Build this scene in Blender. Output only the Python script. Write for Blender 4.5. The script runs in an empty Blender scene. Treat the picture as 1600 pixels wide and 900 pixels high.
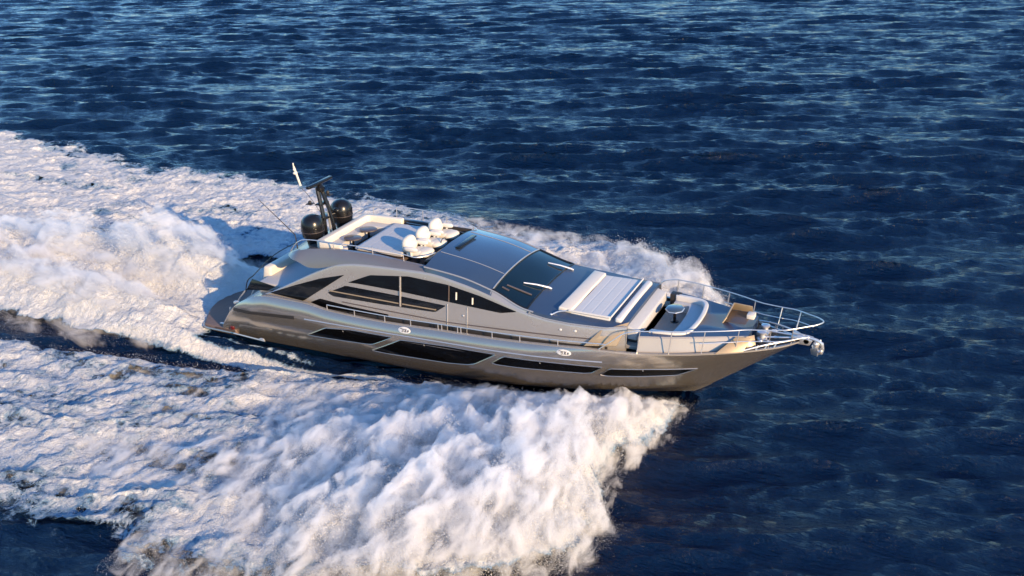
import bpy, bmesh, math, random
import numpy as np
from mathutils import Matrix, Vector

random.seed(7)
RNG = np.random.default_rng(11)
scene = bpy.context.scene
COL = scene.collection

# ---------------------------------------------------------------- camera
cam_d = bpy.data.cameras.new("camera"); cam = bpy.data.objects.new("camera", cam_d); COL.objects.link(cam)
scene.camera = cam
cam_d.sensor_width = 36.0; cam_d.lens = 34.874; cam_d.clip_end = 30000; cam_d.clip_start = 0.5
CAM_LOC = np.array([31.8129822, -35.0237423, 20.1911536])
_yaw, _pitch, _roll = -0.438365, 0.4055146, -0.0263408
_f = np.array([math.sin(_yaw)*math.cos(_pitch), math.cos(_yaw)*math.cos(_pitch), -math.sin(_pitch)])
_r = np.array([math.cos(_yaw), -math.sin(_yaw), 0.0]); _u = np.cross(_r, _f)
_r2 = _r*math.cos(_roll) + _u*math.sin(_roll); _u2 = -_r*math.sin(_roll) + _u*math.cos(_roll)
cam.matrix_world = Matrix([[_r2[i], _u2[i], -_f[i], CAM_LOC[i]] for i in range(3)] + [[0, 0, 0, 1]])

# ---------------------------------------------------------------- sky, sun, exposure
SUN_AZ, SUN_EL = math.radians(-28), math.radians(17)       # direction towards the sun, from +x
world = bpy.data.worlds.new("World"); scene.world = world; world.use_nodes = True
wn = world.node_tree; bg = wn.nodes["Background"]
sky = wn.nodes.new("ShaderNodeTexSky"); sky.sky_type = 'NISHITA'; sky.sun_disc = False
sky.sun_elevation = SUN_EL; sky.sun_rotation = math.radians(90) - SUN_AZ
sky.air_density = 1.3; sky.dust_density = 0.05; sky.ozone_density = 7.5
wn.links.new(sky.outputs[0], bg.inputs[0]); bg.inputs[1].default_value = 0.15
sun_d = bpy.data.lights.new("sun", 'SUN'); sun_d.energy = 3.9; sun_d.angle = math.radians(0.5); sun_d.color = (1.0, 0.70, 0.39)
sun = bpy.data.objects.new("sun", sun_d); COL.objects.link(sun)
_sd = Vector((math.cos(SUN_AZ)*math.cos(SUN_EL), math.sin(SUN_AZ)*math.cos(SUN_EL), math.sin(SUN_EL)))
sun.rotation_euler = _sd.to_track_quat('Z', 'Y').to_euler()
scene.view_settings.view_transform = 'Standard'; scene.view_settings.look = 'None'
scene.view_settings.gamma = 1.0; scene.view_settings.use_curve_mapping = False
scene.view_settings.exposure = 1.2
scene.cycles.use_denoising = True
scene.cycles.max_bounces = 10; scene.cycles.diffuse_bounces = 4; scene.cycles.transparent_max_bounces = 12
scene.cycles.sample_clamp_indirect = 6.0; scene.cycles.sample_clamp_direct = 2.5

# ---------------------------------------------------------------- materials
def mat(name, base, rough=.5, metal=0., coat=0., noise=None, spec=.5):
    """noise = (scale, amount) gives the surface an uneven colour and gloss of its own"""
    m = bpy.data.materials.new(name); m.use_nodes = True
    nt = m.node_tree; b = nt.nodes["Principled BSDF"]
    b.inputs["Base Color"].default_value = (*base, 1); b.inputs["Roughness"].default_value = rough
    b.inputs["Metallic"].default_value = metal; b.inputs["Coat Weight"].default_value = coat
    b.inputs["Coat Roughness"].default_value = .05; b.inputs["Specular IOR Level"].default_value = spec
    sc, am = noise or (6, .06)
    tc = nt.nodes.new("ShaderNodeTexCoord"); n = nt.nodes.new("ShaderNodeTexNoise")
    n.inputs["Scale"].default_value = sc; n.inputs["Detail"].default_value = 5
    nt.links.new(tc.outputs["Object"], n.inputs["Vector"])
    mx = nt.nodes.new("ShaderNodeMix"); mx.data_type = 'RGBA'
    mx.inputs[6].default_value = (*[c*(1-am*1.6) for c in base], 1); mx.inputs[7].default_value = (*[min(1, c*(1+am)) for c in base], 1)
    nt.links.new(n.outputs["Fac"], mx.inputs[0]); nt.links.new(mx.outputs[2], b.inputs["Base Color"])
    mr = nt.nodes.new("ShaderNodeMapRange"); mr.inputs[3].default_value = max(.02, rough*(1-am*1.5)); mr.inputs[4].default_value = min(1, rough*(1+am*2))
    nt.links.new(n.outputs["Fac"], mr.inputs[0]); nt.links.new(mr.outputs[0], b.inputs["Roughness"])
    return m
M = {
 'hull':   mat("bronze_grey_hull_paint", (.37,.335,.295), .17, .76, .5, (.7,.05)),
 'cabin':  mat("silver_grey_cabin_paint", (.40,.375,.35), .27, .50, .35, (.5,.03)),
 'roof':   mat("slate_blue_roof", (.045,.075,.125), .17, .3, .6, (1.2,.06)),  # even slate blue base under a glossy coat
 'fore':   mat("dark_blue_foredeck", (.030,.052,.10), .4, .1, .12, (1.0,.08)),  # even dark blue base, less glossy than the roof
 'silver': mat('pearl_grey_paint', (.36,.33,.30), .36, .2, .25, (1.5,.05)),
 'mauve': mat('mauve_grey_paint', (.20,.185,.185), .3, .5, .3, (1.5,.06)),
 'glass':  mat("dark_tinted_glass", (.003,.003,.0035), .04, 0, 0, (3,.05), .12),
 'sglass': mat('tinted_side_glass', (.006,.007,.009), .03, 0, 0, (3,.05), .4),
 'wglass': mat("windshield_glass", (.004,.012,.020), .03, 0, 0, (.7,.3), .5),
 'black':  mat("black_gloss", (.007,.007,.008), .26, 0, .1, (8,.1), .35),
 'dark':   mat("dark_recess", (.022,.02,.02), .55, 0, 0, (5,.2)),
 'chrome': mat("polished_steel", (.66,.64,.62), .30, .75, 0, (14,.05)),
 'white':  mat("white_vinyl", (.56,.545,.52), .55, 0, 0, (9,.05)),
 'grey':   mat("light_grey_vinyl", (.42,.42,.425), .6, 0, 0, (9,.05)),
 'cream':  mat("cream_vinyl", (.62,.57,.49), .5, 0, 0, (9,.05)),
 'teak':   mat("brown_teak", (.15,.105,.09), .6, 0, 0, (5,.18)),
 'floor':  mat("grey_teak_floor", (.27,.245,.22), .65, 0, 0, (5,.15)),
 'brown':  mat("brown_lacquer", (.075,.055,.045), .4, 0, .2, (8,.12)),
 'sand':   mat("sun_tinted_sand_panel", (.36,.27,.165), .4, .3, .2, (6,.1)),  # warm sunlight on the wing panel is mixed into this colour
 'table':  mat("smoked_table_top", (.05,.07,.09), .08, 0, .5, (8,.1)),
 'red':    mat("red_lens", (.09,.006,.006), .3, 0, .4),
 'ink':    mat("dark_ink", (.05,.045,.045), .5),
 'plate':  mat("white_enamel", (.6,.59,.57), .35),
}
# teak planking lines, part of the surface
def plank(m, axis, step, dark=.35):
    nt = m.node_tree; b = nt.nodes["Principled BSDF"]; src = b.inputs["Base Color"].links[0].from_socket
    tc = nt.nodes.new("ShaderNodeTexCoord"); sp = nt.nodes.new("ShaderNodeSeparateXYZ"); nt.links.new(tc.outputs["Object"], sp.inputs[0])
    q = nt.nodes.new("ShaderNodeMath"); q.operation = 'MODULO'; a = nt.nodes.new("ShaderNodeMath"); a.operation = 'ADD'; a.inputs[1].default_value = 100
    nt.links.new(sp.outputs[axis], a.inputs[0]); nt.links.new(a.outputs[0], q.inputs[0]); q.inputs[1].default_value = step
    lt = nt.nodes.new("ShaderNodeMath"); lt.operation = 'LESS_THAN'; lt.inputs[1].default_value = step*.12; nt.links.new(q.outputs[0], lt.inputs[0])
    mx = nt.nodes.new("ShaderNodeMix"); mx.data_type = 'RGBA'; mx.blend_type = 'MULTIPLY'; mx.inputs[7].default_value = (dark,dark,dark,1)
    nt.links.new(lt.outputs[0], mx.inputs[0]); nt.links.new(src, mx.inputs[6]); nt.links.new(mx.outputs[2], b.inputs["Base Color"])
plank(M['teak'], 1, .14); plank(M['floor'], 1, .12, .5)

# ---------------------------------------------------------------- mesh helpers
class MB:
    """collects shapes that become ONE mesh object"""
    def __init__(s): s.v = []; s.f = []
    def add(s, vs, fs):
        o = len(s.v); s.v += [tuple(float(c) for c in p) for p in vs]; s.f += [tuple(i+o for i in f) for f in fs]; return s
    def grid(s, rows, close=False, flip=False):
        n = len(rows[0]); fs = []
        for i in range(len(rows)-1):
            for j in range(n if close else n-1):
                a, b = i*n+j, i*n+(j+1) % n
                q = (a, b, b+n, a+n); fs.append(q[::-1] if flip else q)
        return s.add([p for r in rows for p in r], fs)
    def box(s, x0, x1, y0, y1, z0, z1, bev=0.02, seg=2, top=None):
        """bevelled box; top = (dx0, dx1, dz0, dz1) shifts the upper face"""
        bm = bmesh.new()
        t = top or (0, 0, 0, 0)
        P = [(x0,y0,z0),(x1,y0,z0),(x1,y1,z0),(x0,y1,z0),(x0+t[0],y0,z1+t[2]),(x1+t[1],y0,z1+t[3]),(x1+t[1],y1,z1+t[3]),(x0+t[0],y1,z1+t[2])]
        V = [bm.verts.new(p) for p in P]
        for f in ((3,2,1,0),(4,5,6,7),(0,1,5,4),(1,2,6,5),(2,3,7,6),(3,0,4,7)): bm.faces.new([V[i] for i in f])
        return s._bev(bm, bev, seg)
    def prism(s, outline, z0, z1, bev=0.02, seg=2):
        """outline of (x,y) or (x,y,dz) extruded up"""
        bm = bmesh.new(); g = lambda p: p[2] if len(p) > 2 else 0
        a = [bm.verts.new((p[0], p[1], z0)) for p in outline]; b = [bm.verts.new((p[0], p[1], z1+g(p))) for p in outline]; n = len(a)
        bm.faces.new(a[::-1]); bm.faces.new(b)
        for i in range(n): bm.faces.new((a[i], a[(i+1) % n], b[(i+1) % n], b[i]))
        bmesh.ops.recalc_face_normals(bm, faces=bm.faces)
        return s._bev(bm, bev, seg)
    def solid(s, quad, thick, bev=.01):
        """a plate from a polygon of 3D points, given thickness along its normal"""
        q = [Vector(p) for p in quad]; nrm = (q[1]-q[0]).cross(q[2]-q[0]).normalized()*thick
        bm = bmesh.new(); a = [bm.verts.new(p) for p in q]; b = [bm.verts.new(p-nrm) for p in q]; n = len(q)
        bm.faces.new(a); bm.faces.new(b[::-1])
        for i in range(n): bm.faces.new((a[i], b[i], b[(i+1) % n], a[(i+1) % n]))
        bmesh.ops.recalc_face_normals(bm, faces=bm.faces)
        return s._bev(bm, bev, 2)
    def _bev(s, bm, bev, seg):
        if bev: bmesh.ops.bevel(bm, geom=bm.edges[:], offset=bev, segments=seg, profile=.5, affect='EDGES', clamp_overlap=True)
        bm.verts.index_update(); s.add([v.co for v in bm.verts], [[v.index for v in f.verts] for f in bm.faces]); bm.free(); return s
    def tube(s, pts, r, n=8, cap=True):
        pts = [Vector(p) for p in pts]; rows = []; up = Vector((0, 0, 1))
        for i, p in enumerate(pts):
            d = (pts[min(i+1, len(pts)-1)] - pts[max(i-1, 0)]).normalized()
            a = d.cross(up); a = d.cross(Vector((1, 0, 0))) if a.length < .05 else a; a.normalize(); b = a.cross(d)
            rr = r[i] if isinstance(r, (list, tuple)) else r
            rows.append([p + a*rr*math.cos(2*math.pi*k/n) + b*rr*math.sin(2*math.pi*k/n) for k in range(n)])
        o = len(s.v); s.grid(rows, True)
        if cap: s.f += [tuple(o+k for k in range(n))[::-1], tuple(o+(len(pts)-1)*n+k for k in range(n))]
        return s
    def lathe(s, prof, c, n=28):
        rows = [[(c[0]+r*math.cos(2*math.pi*k/n), c[1]+r*math.sin(2*math.pi*k/n), c[2]+z) for k in range(n)] for r, z in prof]
        o = len(s.v); s.grid(rows, True); s.f += [tuple(o+k for k in range(n))[::-1], tuple(o+(len(prof)-1)*n+k for k in range(n))]; return s
    def ball(s, c, rx, ry, rz, n=16, p=2.0):
        e = 2.0/p; sg = lambda v: math.copysign(abs(v)**e, v); rows = []
        for i in range(n+1):
            t = -math.pi/2 + math.pi*i/n
            rows.append([(c[0]+rx*sg(math.cos(t))*sg(math.cos(2*math.pi*k/(2*n))), c[1]+ry*sg(math.cos(t))*sg(math.sin(2*math.pi*k/(2*n))), c[2]+rz*sg(math.sin(t))) for k in range(2*n)])
        return s.grid(rows, True)
    def mirror(s):
        n = len(s.v); s.v += [(x, -y, z) for x, y, z in s.v]; s.f += [tuple(i+n for i in f[::-1]) for f in s.f]; return s
    def build(s, name, material, parent=None, angle=35, label=None, pieces=False):
        if pieces:                                   # every unconnected piece becomes an object of its own
            up = list(range(len(s.v)))
            def root(i):
                while up[i] != i: up[i] = up[up[i]]; i = up[i]
                return i
            for f in s.f:
                for i in f[1:]: up[root(i)] = root(f[0])
            grp = {}
            for f in s.f: grp.setdefault(root(f[0]), []).append(f)
            out = []
            for fs in grp.values():
                ids = sorted({i for f in fs for i in f}); mp = {i: k for k, i in enumerate(ids)}
                m = MB(); m.v = [s.v[i] for i in ids]; m.f = [tuple(mp[i] for i in f) for f in fs]; out.append(m.build(name, material, parent, angle, label))
            return out
        me = bpy.data.meshes.new(name); me.from_pydata(s.v, [], s.f)
        bm = bmesh.new(); bm.from_mesh(me); bmesh.ops.remove_doubles(bm, verts=bm.verts, dist=.0004)
        bmesh.ops.recalc_face_normals(bm, faces=bm.faces)
        for f in bm.faces: f.smooth = True
        for e in bm.edges:
            if len(e.link_faces) == 2 and e.calc_face_angle(0) > math.radians(angle): e.smooth = False
        bm.to_mesh(me); bm.free()
        me.materials.append(M[material] if isinstance(material, str) else material)
        o = bpy.data.objects.new(name, me); COL.objects.link(o)
        if parent: o.parent = parent
        if label: o['label'] = label
        return o
def spline(pts, k=6):
    """Catmull-Rom through points"""
    P = [Vector(p) for p in pts]; out = []
    for i in range(len(P)-1):
        a, b, c, d = P[max(i-1, 0)], P[i], P[i+1], P[min(i+2, len(P)-1)]
        for j in range(k):
            t = j/k; out.append(.5*((2*b)+(-a+c)*t+(2*a-5*b+4*c-d)*t*t+(-a+3*b-3*c+d)*t**3))
    return out + [P[-1]]
# ---- hull lines (metres; x forward from stern, y half breadth, z up from the water) ----
def curve(pts, x):
    """monotone-ish smooth interpolation through control points"""
    p = np.array(pts, float); xs, ys = p[:, 0], p[:, 1]
    x = np.clip(np.asarray(x, float), xs[0], xs[-1])
    h = np.diff(xs); d = np.diff(ys) / h
    m = np.zeros(len(xs)); m[0] = d[0]; m[-1] = d[-1]
    for i in range(1, len(xs) - 1):
        m[i] = 0 if d[i-1] * d[i] <= 0 else 3 * (h[i-1] + h[i]) / ((2*h[i]+h[i-1])/d[i-1] + (h[i]+2*h[i-1])/d[i])
    k = np.clip(np.searchsorted(xs, x) - 1, 0, len(h) - 1)
    t = (x - xs[k]) / h[k]
    return ((2*t**3-3*t**2+1)*ys[k] + (t**3-2*t**2+t)*h[k]*m[k] + (-2*t**3+3*t**2)*ys[k+1] + (t**3-t**2)*h[k]*m[k+1])
SHEER_Y = [(1.7,2.72),(2.2,2.84),(3,2.96),(6,3.08),(10,3.14),(15,3.14),(18,3.08),(20,2.98),(21.5,2.82),(23,2.47),(24.5,1.93),(25.5,1.45),(26.5,.86),(27.2,.36),(27.5,.05)]
SHEER_Z = [(1.7,.62),(2.0,1.05),(2.5,1.65),(3.2,2.2),(4,2.58),(5,2.78),(6.7,2.78),(8.3,2.62),(10.9,2.57),(13.5,2.65),(15.5,2.7),(17,2.76),(18.7,2.86),(20,2.94),(21.4,2.96),(23.1,3.02),(24.5,3.09),(25.5,3.13),(26.6,3.2),(27.5,3.34)]
CHINE_Y = [(1.5,2.35),(6,2.28),(12,2.2),(16,2.1),(19,1.76),(21,1.28),(22.5,.8),(23.6,.31),(24.15,.03)]
CHINE_Z = [(1.5,.02),(12,.04),(16,.18),(19,.38),(21,.55),(23,.73),(24.15,.82)]
KEEL_Z = [(1.5,-.5),(12,-.65),(18,-.55),(21,-.2),(23.4,.3)]
def hull_section(t, v):
    """t 0..1 stern to bow, v 0 sheer .. 1 chine"""
    xs = 1.7 + t*(27.5-1.7); xc = 1.5 + t*(24.15-1.5)
    ys, zs = curve(SHEER_Y, xs), curve(SHEER_Z, xs)
    yc, zc = curve(CHINE_Y, xc), curve(CHINE_Z, xc)
    b = np.interp(xs, [1.7, 4, 18, 22, 25, 27.5], [.05, .40, .40, .17, .0, 0])
    x = xs + (xc-xs)*v; z = zs + (zc-zs)*v
    y = ys + (yc-ys)*v**1.15 + b*np.sin(np.pi*np.clip(v,0,1)**.8) + .035*np.interp(xs,[3,6,20,23],[0,1,1,0])*np.interp(v,[0,.26,.4],[0,1,0])
    return x, y, z
_T = np.linspace(0, 1, 400); _V = np.linspace(0, 1, 41)
_HG = [hull_section(_T, v) for v in _V]
def hull_y(x, z):
    """half breadth of the hull side at x, z"""
    ys = np.array([np.interp(x, g[0], g[1]) for g in _HG]); zs = np.array([np.interp(x, g[0], g[2]) for g in _HG])
    return float(np.interp(z, zs[::-1], ys[::-1]))
def cabin_y(x, z):
    """half breadth of the deckhouse side"""
    y = 2.80 - .11*(z-2.5) - .02*max(z-3.6, 0)
    return y - float(np.interp(x, [4, 7, 19, 20.5, 21.4], [-.06, 0, 0, .12, .4]))

# ================================================================ the yacht
yacht = bpy.data.objects.new("motor_yacht", None); COL.objects.link(yacht)
yacht['label'] = "bronze grey motor yacht with black windows speeding across the dark blue sea"
yacht['category'] = "yacht"
Y = yacht
def zs(x): return float(curve(SHEER_Z, x))
def ys(x): return float(curve(SHEER_Y, x))

# ---- hull shell
b = MB(); N = 120
ts = np.linspace(0, 1, N)
rows = []
vv = [0, .04, .12, .2, .26, .33, .42, .52, .62, .72, .82, .91, 1.0]
for t in ts:
    sec = [hull_section(t, v) for v in vv]
    xk = 1.5 + t*(23.45-1.5); zk = float(curve(KEEL_Z, xk)); c = sec[-1]
    sec += [(c[0]+(xk-c[0])*q, max(c[1]*(1-q) - .06*(1-q), 0), c[2]-.05*(1-q)+(zk-c[2])*q) for q in (.04, .5, 1)]
    rows.append([(float(x), -float(y), float(z)) for x, y, z in sec])
b.grid(rows)
b.mirror()
hull = b.build("hull", 'hull', Y, 25)
# transom: a sloping face across the stern
b = MB(); xs = [1.7, 2.0, 2.5, 3.2, 4.0, 4.6]
b.grid([[(x, -ys(x)*k, zs(x)-.012+.05*(1-k*k)) for k in np.linspace(-1, 1, 9)] for x in xs])
b.build("transom", 'cabin', Y)
b = MB()
for s in (-1, 1):
    b.tube(spline([(2.0, s*2.1, 1.0), (2.35, s*2.2, 1.75), (3.0, s*2.35, 2.45)]), .03)
    b.tube(spline([(2.15, s*1.2, 1.1), (2.5, s*1.25, 1.9), (3.1, s*1.3, 2.5)]), .03)
b.build("stern_handrail", 'chrome', Y, pieces=True)
for s in (-1, 1):
    b = MB(); b.ball((2.35, s*2.75, 1.55), .07, .05, .16, 10); b.build("stern_fender_pad", 'silver', Y)
    b = MB(); b.ball((2.75, s*2.8, 2.0), .12, .06, .09, 10); b.ball((2.9, s*2.86, 2.10), .16, .04, .05, 10); b.build("mooring_bitt", 'chrome', Y)
b = MB()
b.prism([(2.4,-2.70),(1.3,-2.70),(.5,-2.6),(.02,-1.85),(-.45,-.95),(-.72,0),(-.45,.95),(.02,1.85),(.5,2.6),(1.3,2.7),(2.4,2.7)], .22, .5, .05, 3)
pl = b.build("swim_platform", 'teak', Y)
b = MB(); b.tube(spline([(2.4,-2.74,.36),(1.3,-2.74,.36),(.5,-2.64,.36),(0,-1.89,.36),(-.48,-.97,.36),(-.76,0,.36),(-.48,.97,.36),(0,1.89,.36),(.5,2.64,.36),(2.4,2.74,.36)], 4), .05)
b.build("edge_trim", 'hull', pl)
b = MB(); b.box(1.25, 1.6, -2.42, -2.3, .5, .56, .02); b.mirror(); b.build("cleat", 'chrome', pl, pieces=True)
b = MB(); b.box(2.16, 2.36, -2.78, -2.6, .52, .72, .04, 3); b.build("stern_light", 'red', Y)
b = MB(); b.tube([(2.5,-2.93,.47),(4.3,-2.99,.42)], .035); b.ball((4.15,-3.0,.5), .14, .05, .05); b.build("spray_rail", 'chrome', Y)

# ---- side panels laid on the curved hull or deckhouse
def side_strip(top, bot, fn, off, n=40, m=4, thick=.03):
    x0, x1 = top[0][0], top[-1][0]; b = MB(); tx, tz = zip(*top); bx, bz = zip(*bot)
    rows = []; back = []
    for x in np.linspace(x0, x1, n):
        a, c = np.interp(x, tx, tz), np.interp(x, bx, bz)
        rows.append([(x, -(fn(x, a+(c-a)*q)+off), a+(c-a)*q) for q in np.linspace(0, 1, m+1)])
        back.append([(p[0], p[1]+thick+off, p[2]) for p in rows[-1]])
    b.grid(rows)
    b.grid([[r[0] for r in rows], [r[0] for r in back]]); b.grid([[r[-1] for r in rows], [r[-1] for r in back]])
    b.grid([rows[0], back[0]]); b.grid([rows[-1], back[-1]])
    return b
HW = [
 ([(6.80,1.22),(8.01,1.89),(9.25,2.03),(11.34,2.05)], [(6.80,1.20),(10.0,1.40),(10.3,1.46),(11.34,2.03)]),
 ([(10.09,1.05),(11.77,2.0),(14.0,2.11),(16.13,2.14)], [(10.09,1.03),(10.65,1.0),(13.76,1.13),(14.7,1.26),(15.05,1.38),(16.13,2.12)]),
 ([(15.9,1.65),(16.49,2.11),(18.45,2.16),(20.47,2.17)], [(15.9,1.63),(16.1,1.58),(18.08,1.65),(19.7,1.69),(20.0,1.76),(20.47,2.15)]),
 ([(20.3,1.69),(20.75,2.11),(22.31,2.14),(23.85,2.09)], [(20.3,1.67),(20.5,1.6),(21.74,1.6),(23.06,1.64),(23.85,2.07)]),
]
for top, bot in HW:
    w = side_strip(top, bot, hull_y, .012).build("hull_window", 'glass', Y)
    b = MB()
    P = [(x, -(hull_y(x, z)+.012), z) for x, z in [(np.interp(q, [0,1],[top[0][0],top[-1][0]]), None) for q in np.linspace(0,1,30)] for z in [np.interp(x, *zip(*top))]]
    Q = [(x, -(hull_y(x, z)+.012), z) for x in np.linspace(bot[0][0], bot[-1][0], 30) for z in [np.interp(x, *zip(*bot))]]
    b.tube(P, .022, 6); b.tube(Q, .022, 6); b.build("window_frame", 'hull', w)
    b = MB(); xm = top[0][0] + .46*(top[-1][0]-top[0][0])
    zt, zb = np.interp(xm, *zip(*top)), np.interp(xm+.12, *zip(*bot))
    b.tube([(xm, -(hull_y(xm, zt-.06)+.016), zt-.08), (xm+.1, -(hull_y(xm+.1, zb)+.016), zb+.10+.3*(zt-zb))], .022, 6); b.build("opening_latch", 'cabin', w)
side_strip([(2.72,1.84),(6.36,2.16)], [(2.79,1.70),(6.33,1.99)], hull_y, .008).build("air_intake", 'dark', Y)
b = MB(); b.tube([(x, -(hull_y(x, z)+.012), z) for x in np.linspace(6.92, 20.5, 60) for z in [np.interp(x, [6.92,10.91,13.96,16.26,18.43,20.47],[2.12,2.18,2.25,2.29,2.37,2.45])]], .024, 6)
b.build("rubbing_strake", 'chrome', Y)
for ex, ez in ((11.93, 2.43), (19.0, 2.67)):
    b = MB(); n = 28; c = None
    ring = [(ex+.30*math.cos(a), ez+.125*math.sin(a)) for a in np.linspace(0, 2*math.pi, n, False)]
    for k, off in ((1.0, .006), (.9, .02)):
        b.v += [(ex+(x-ex)*k, -(hull_y(ex+(x-ex)*k, ez+(z-ez)*k)+off), ez+(z-ez)*k) for x, z in ring]
    b.v.append((ex, -(hull_y(ex, ez)+.02), ez))
    b.f += [(i, (i+1) % n, n+(i+1) % n, n+i) for i in range(n)] + [(n+i, n+(i+1) % n, 2*n) for i in range(n)]
    e = b.build("emblem", 'plate', Y)
    b = MB()
    def stroke(pts, r=.017):
        b.tube([(ex+u, -(hull_y(ex+u, ez+w)+.022), ez+w) for u, w in pts], r, 5)
    stroke([(-.21,.05),(-.15,.07),(-.11,.045)], .014)
    stroke([(-.11,-.06),(-.05,-.06),(-.03,.05),(-.09,.05),(-.10,.0),(-.04,.0)])
    stroke([(.02,.06),(.10,-.06)]); stroke([(.10,.06),(.02,-.06)])
    stroke([(.16,-.05),(.17,.03),(.22,.03),(.21,-.02),(.17,-.015)])
    b.build("lettering", 'ink', e)

# ---- decks: bulwark cap, side walkway and floor
b = MB(); cap = MB(); rows = []; crow = []
for x in np.concatenate([np.linspace(4.5, 26.5, 100), np.linspace(26.7, 27.45, 8)]):
    y, z = ys(x), zs(x)
    d = float(np.interp(x, [4, 6, 8, 20, 21.8, 23, 27.5], [.05, .1, .42, .42, .12, .06, .04])); w = min(.1, y*.45)
    crow.append([(x, -y-.012, z-.03), (x, -y-.012, z+.028), (x, -(y-w), z+.028), (x, -(y-w), z-.03)])
    rows.append([(x, -(y-w+.004), z+.02), (x, -(y-w-.02*min(1, y)), z-d), (x, 0, z-d+.03)])
cap.grid(crow).mirror(); cap.build("bulwark_cap", 'cabin', Y, pieces=True)
b.grid(rows).mirror(); b.build("side_deck", 'dark', Y)

# ---- deckhouse sides (with the sweeping stern fin) from stern to foredeck
ZS = [(4.3,2.63),(4.88,2.88),(6.14,3.53),(7.0,3.98),(7.5,4.22),(8.5,4.62),(9.5,4.77),(11.3,4.84),(12.66,4.86),(14.3,4.64),(15.7,4.3),(16.6,4.0),(17.44,3.83),(18.2,3.74),(19.3,3.71),(20.4,3.72),(21.25,3.80)]
def zS(x): return float(curve(ZS, x))
b = MB(); rows = []; inner = []
for x in np.linspace(4.3, 21.25, 130):
    top = zS(x); low = min(2.15 if x > 7 else 2.3, top-.2)
    pts = [(x, -cabin_y(x, z), z) for z in np.linspace(low, top-.1, 8)]
    pts += [(x, -(cabin_y(x, top)-.005), top-.035), (x, -(cabin_y(x, top)-.04), top)]
    inn = [(x, p[1]+.12, p[2]) for p in pts[::-1]]
    rows.append(pts + inn)
b.grid(rows, True); b.mirror(); b.build("deckhouse_side", 'cabin', Y, 30, pieces=True)

# ---- shoulder of the flybridge: from the fin up to the coaming rim, then down inside
RZ = [(5.55,4.62),(6.2,4.85),(7.0,5.03),(8.65,5.17),(10,5.18),(11.2,5.1),(12.7,4.99)]
LOWZ = [(5.55,4.50),(6.2,4.46),(6.9,4.25),(7.25,4.27),(8.5,4.60),(9.5,4.755),(11.3,4.825),(12.7,4.845)]
b = MB(); rows = []
for x in np.linspace(5.55, 12.7, 70):
    L, R = float(curve(LOWZ, x)), float(curve(RZ, x)); yl = cabin_y(x, L)-.03; yr = 2.27 - .35*max(0, (6.3-x)/.75)**2
    yl -= .4*max(0, (6.3-x)/.75)**2
    prof = []
    for q in np.linspace(0, 1, 9):
        a = q*math.pi/2
        prof.append((x, -(yr + (yl-yr)*(.7*(1-q)+.3*math.cos(a))), L + (R-L)*(.78*q+.22*math.sin(a))))
    prof += [(x, -(yr-.13), R+.005), (x, -(yr-.16), R-.02)]
    if x > 6.9: prof += [(x, -(yr-.18), 4.5)]
    else: prof += [(x, -(yr-.3), R-.03)]
    rows.append(prof)
b.grid(rows); b.mirror(); b.build("flybridge_coaming", 'mauve', Y, 40, pieces=True)
# aft overhang
b = MB(); rows = []
for yy in np.linspace(-2.1, 2.1, 21):
    xa = 5.62 - .25*(1-(yy/2.1)**2)
    rows.append([(7.05, yy, 4.25), (xa+.3, yy, 4.42), (xa, yy, 4.50), (xa-.02, yy, 4.58), (xa+.12, yy, 4.64), (6.3, yy, 4.84), (7.05, yy, 4.95)])
b.grid(rows, True); b.build("flybridge_overhang", 'mauve', Y)
b = MB(); b.box(7.0, 12.75, -2.1, 2.1, 4.42, 4.52, .01); b.build("flybridge_floor", 'teak', Y)

# ---- hardtop, windshield, foredeck: one run of crowned cross-sections
ROOF_E = [(12.62,5.08,2.44),(14.3,4.86,2.42),(15.65,4.5,2.42),(17.2,3.98,2.58),(18.4,3.86,2.60),(20.4,3.79,2.38),(21.2,3.83,1.98)]
ROOF_C = [(12.62,5.34),(14.3,5.08),(15.65,4.74),(17.2,4.16),(18.4,3.97),(20.4,3.88),(21.2,3.86)]
def roof_row(x, k=1.0, n=14, lift=0.):
    e = float(curve([(a,b_) for a,b_,c in ROOF_E], x)); w = float(curve([(a,c) for a,b_,c in ROOF_E], x))*k; c = float(curve(ROOF_C, x))
    return [(x, w*q, e + (c-e)*(1-abs(q*k)**2.2) + lift) for q in np.linspace(-1, 1, n)]
def skirt(x):
    e = roof_row(x, 1, 2); s = zS(x); cy = cabin_y(x, s)-.03
    return [(x, -cy, s-.01)] + roof_row(x) + [(x, cy, s-.01)]
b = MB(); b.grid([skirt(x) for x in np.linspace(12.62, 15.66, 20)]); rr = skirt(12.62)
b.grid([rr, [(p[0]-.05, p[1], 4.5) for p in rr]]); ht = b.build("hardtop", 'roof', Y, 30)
b = MB(); b.box(13.05, 13.28, -.55, 1.05, 5.27, 5.335, .02); b.build("roof_hatch", 'black', ht)
b = MB()
for yy in (-1.15, 1.6):
    b.tube([(x, yy, float(np.interp(yy, [q[1] for q in roof_row(x)], [q[2] for q in roof_row(x)]))+.004) for x in np.linspace(12.7, 15.6, 14)], .018, 6)
b.build("roof_seam", 'cabin', ht, pieces=True)
b = MB()
for s in (-1, 1):
    P = [(x, s*(abs(roof_row(x, 1, 2)[0][1])+.02), roof_row(x, 1, 2)[0][2]-.005) for x in np.linspace(12.6, 17.5, 40)]
    b.tube(P, .035, 8)
b.tube([(15.66, p[1], p[2]+.01) for p in roof_row(15.66, .97)], .045, 8)
b.build("roof_edge_trim", 'cabin', Y, pieces=True)
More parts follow.
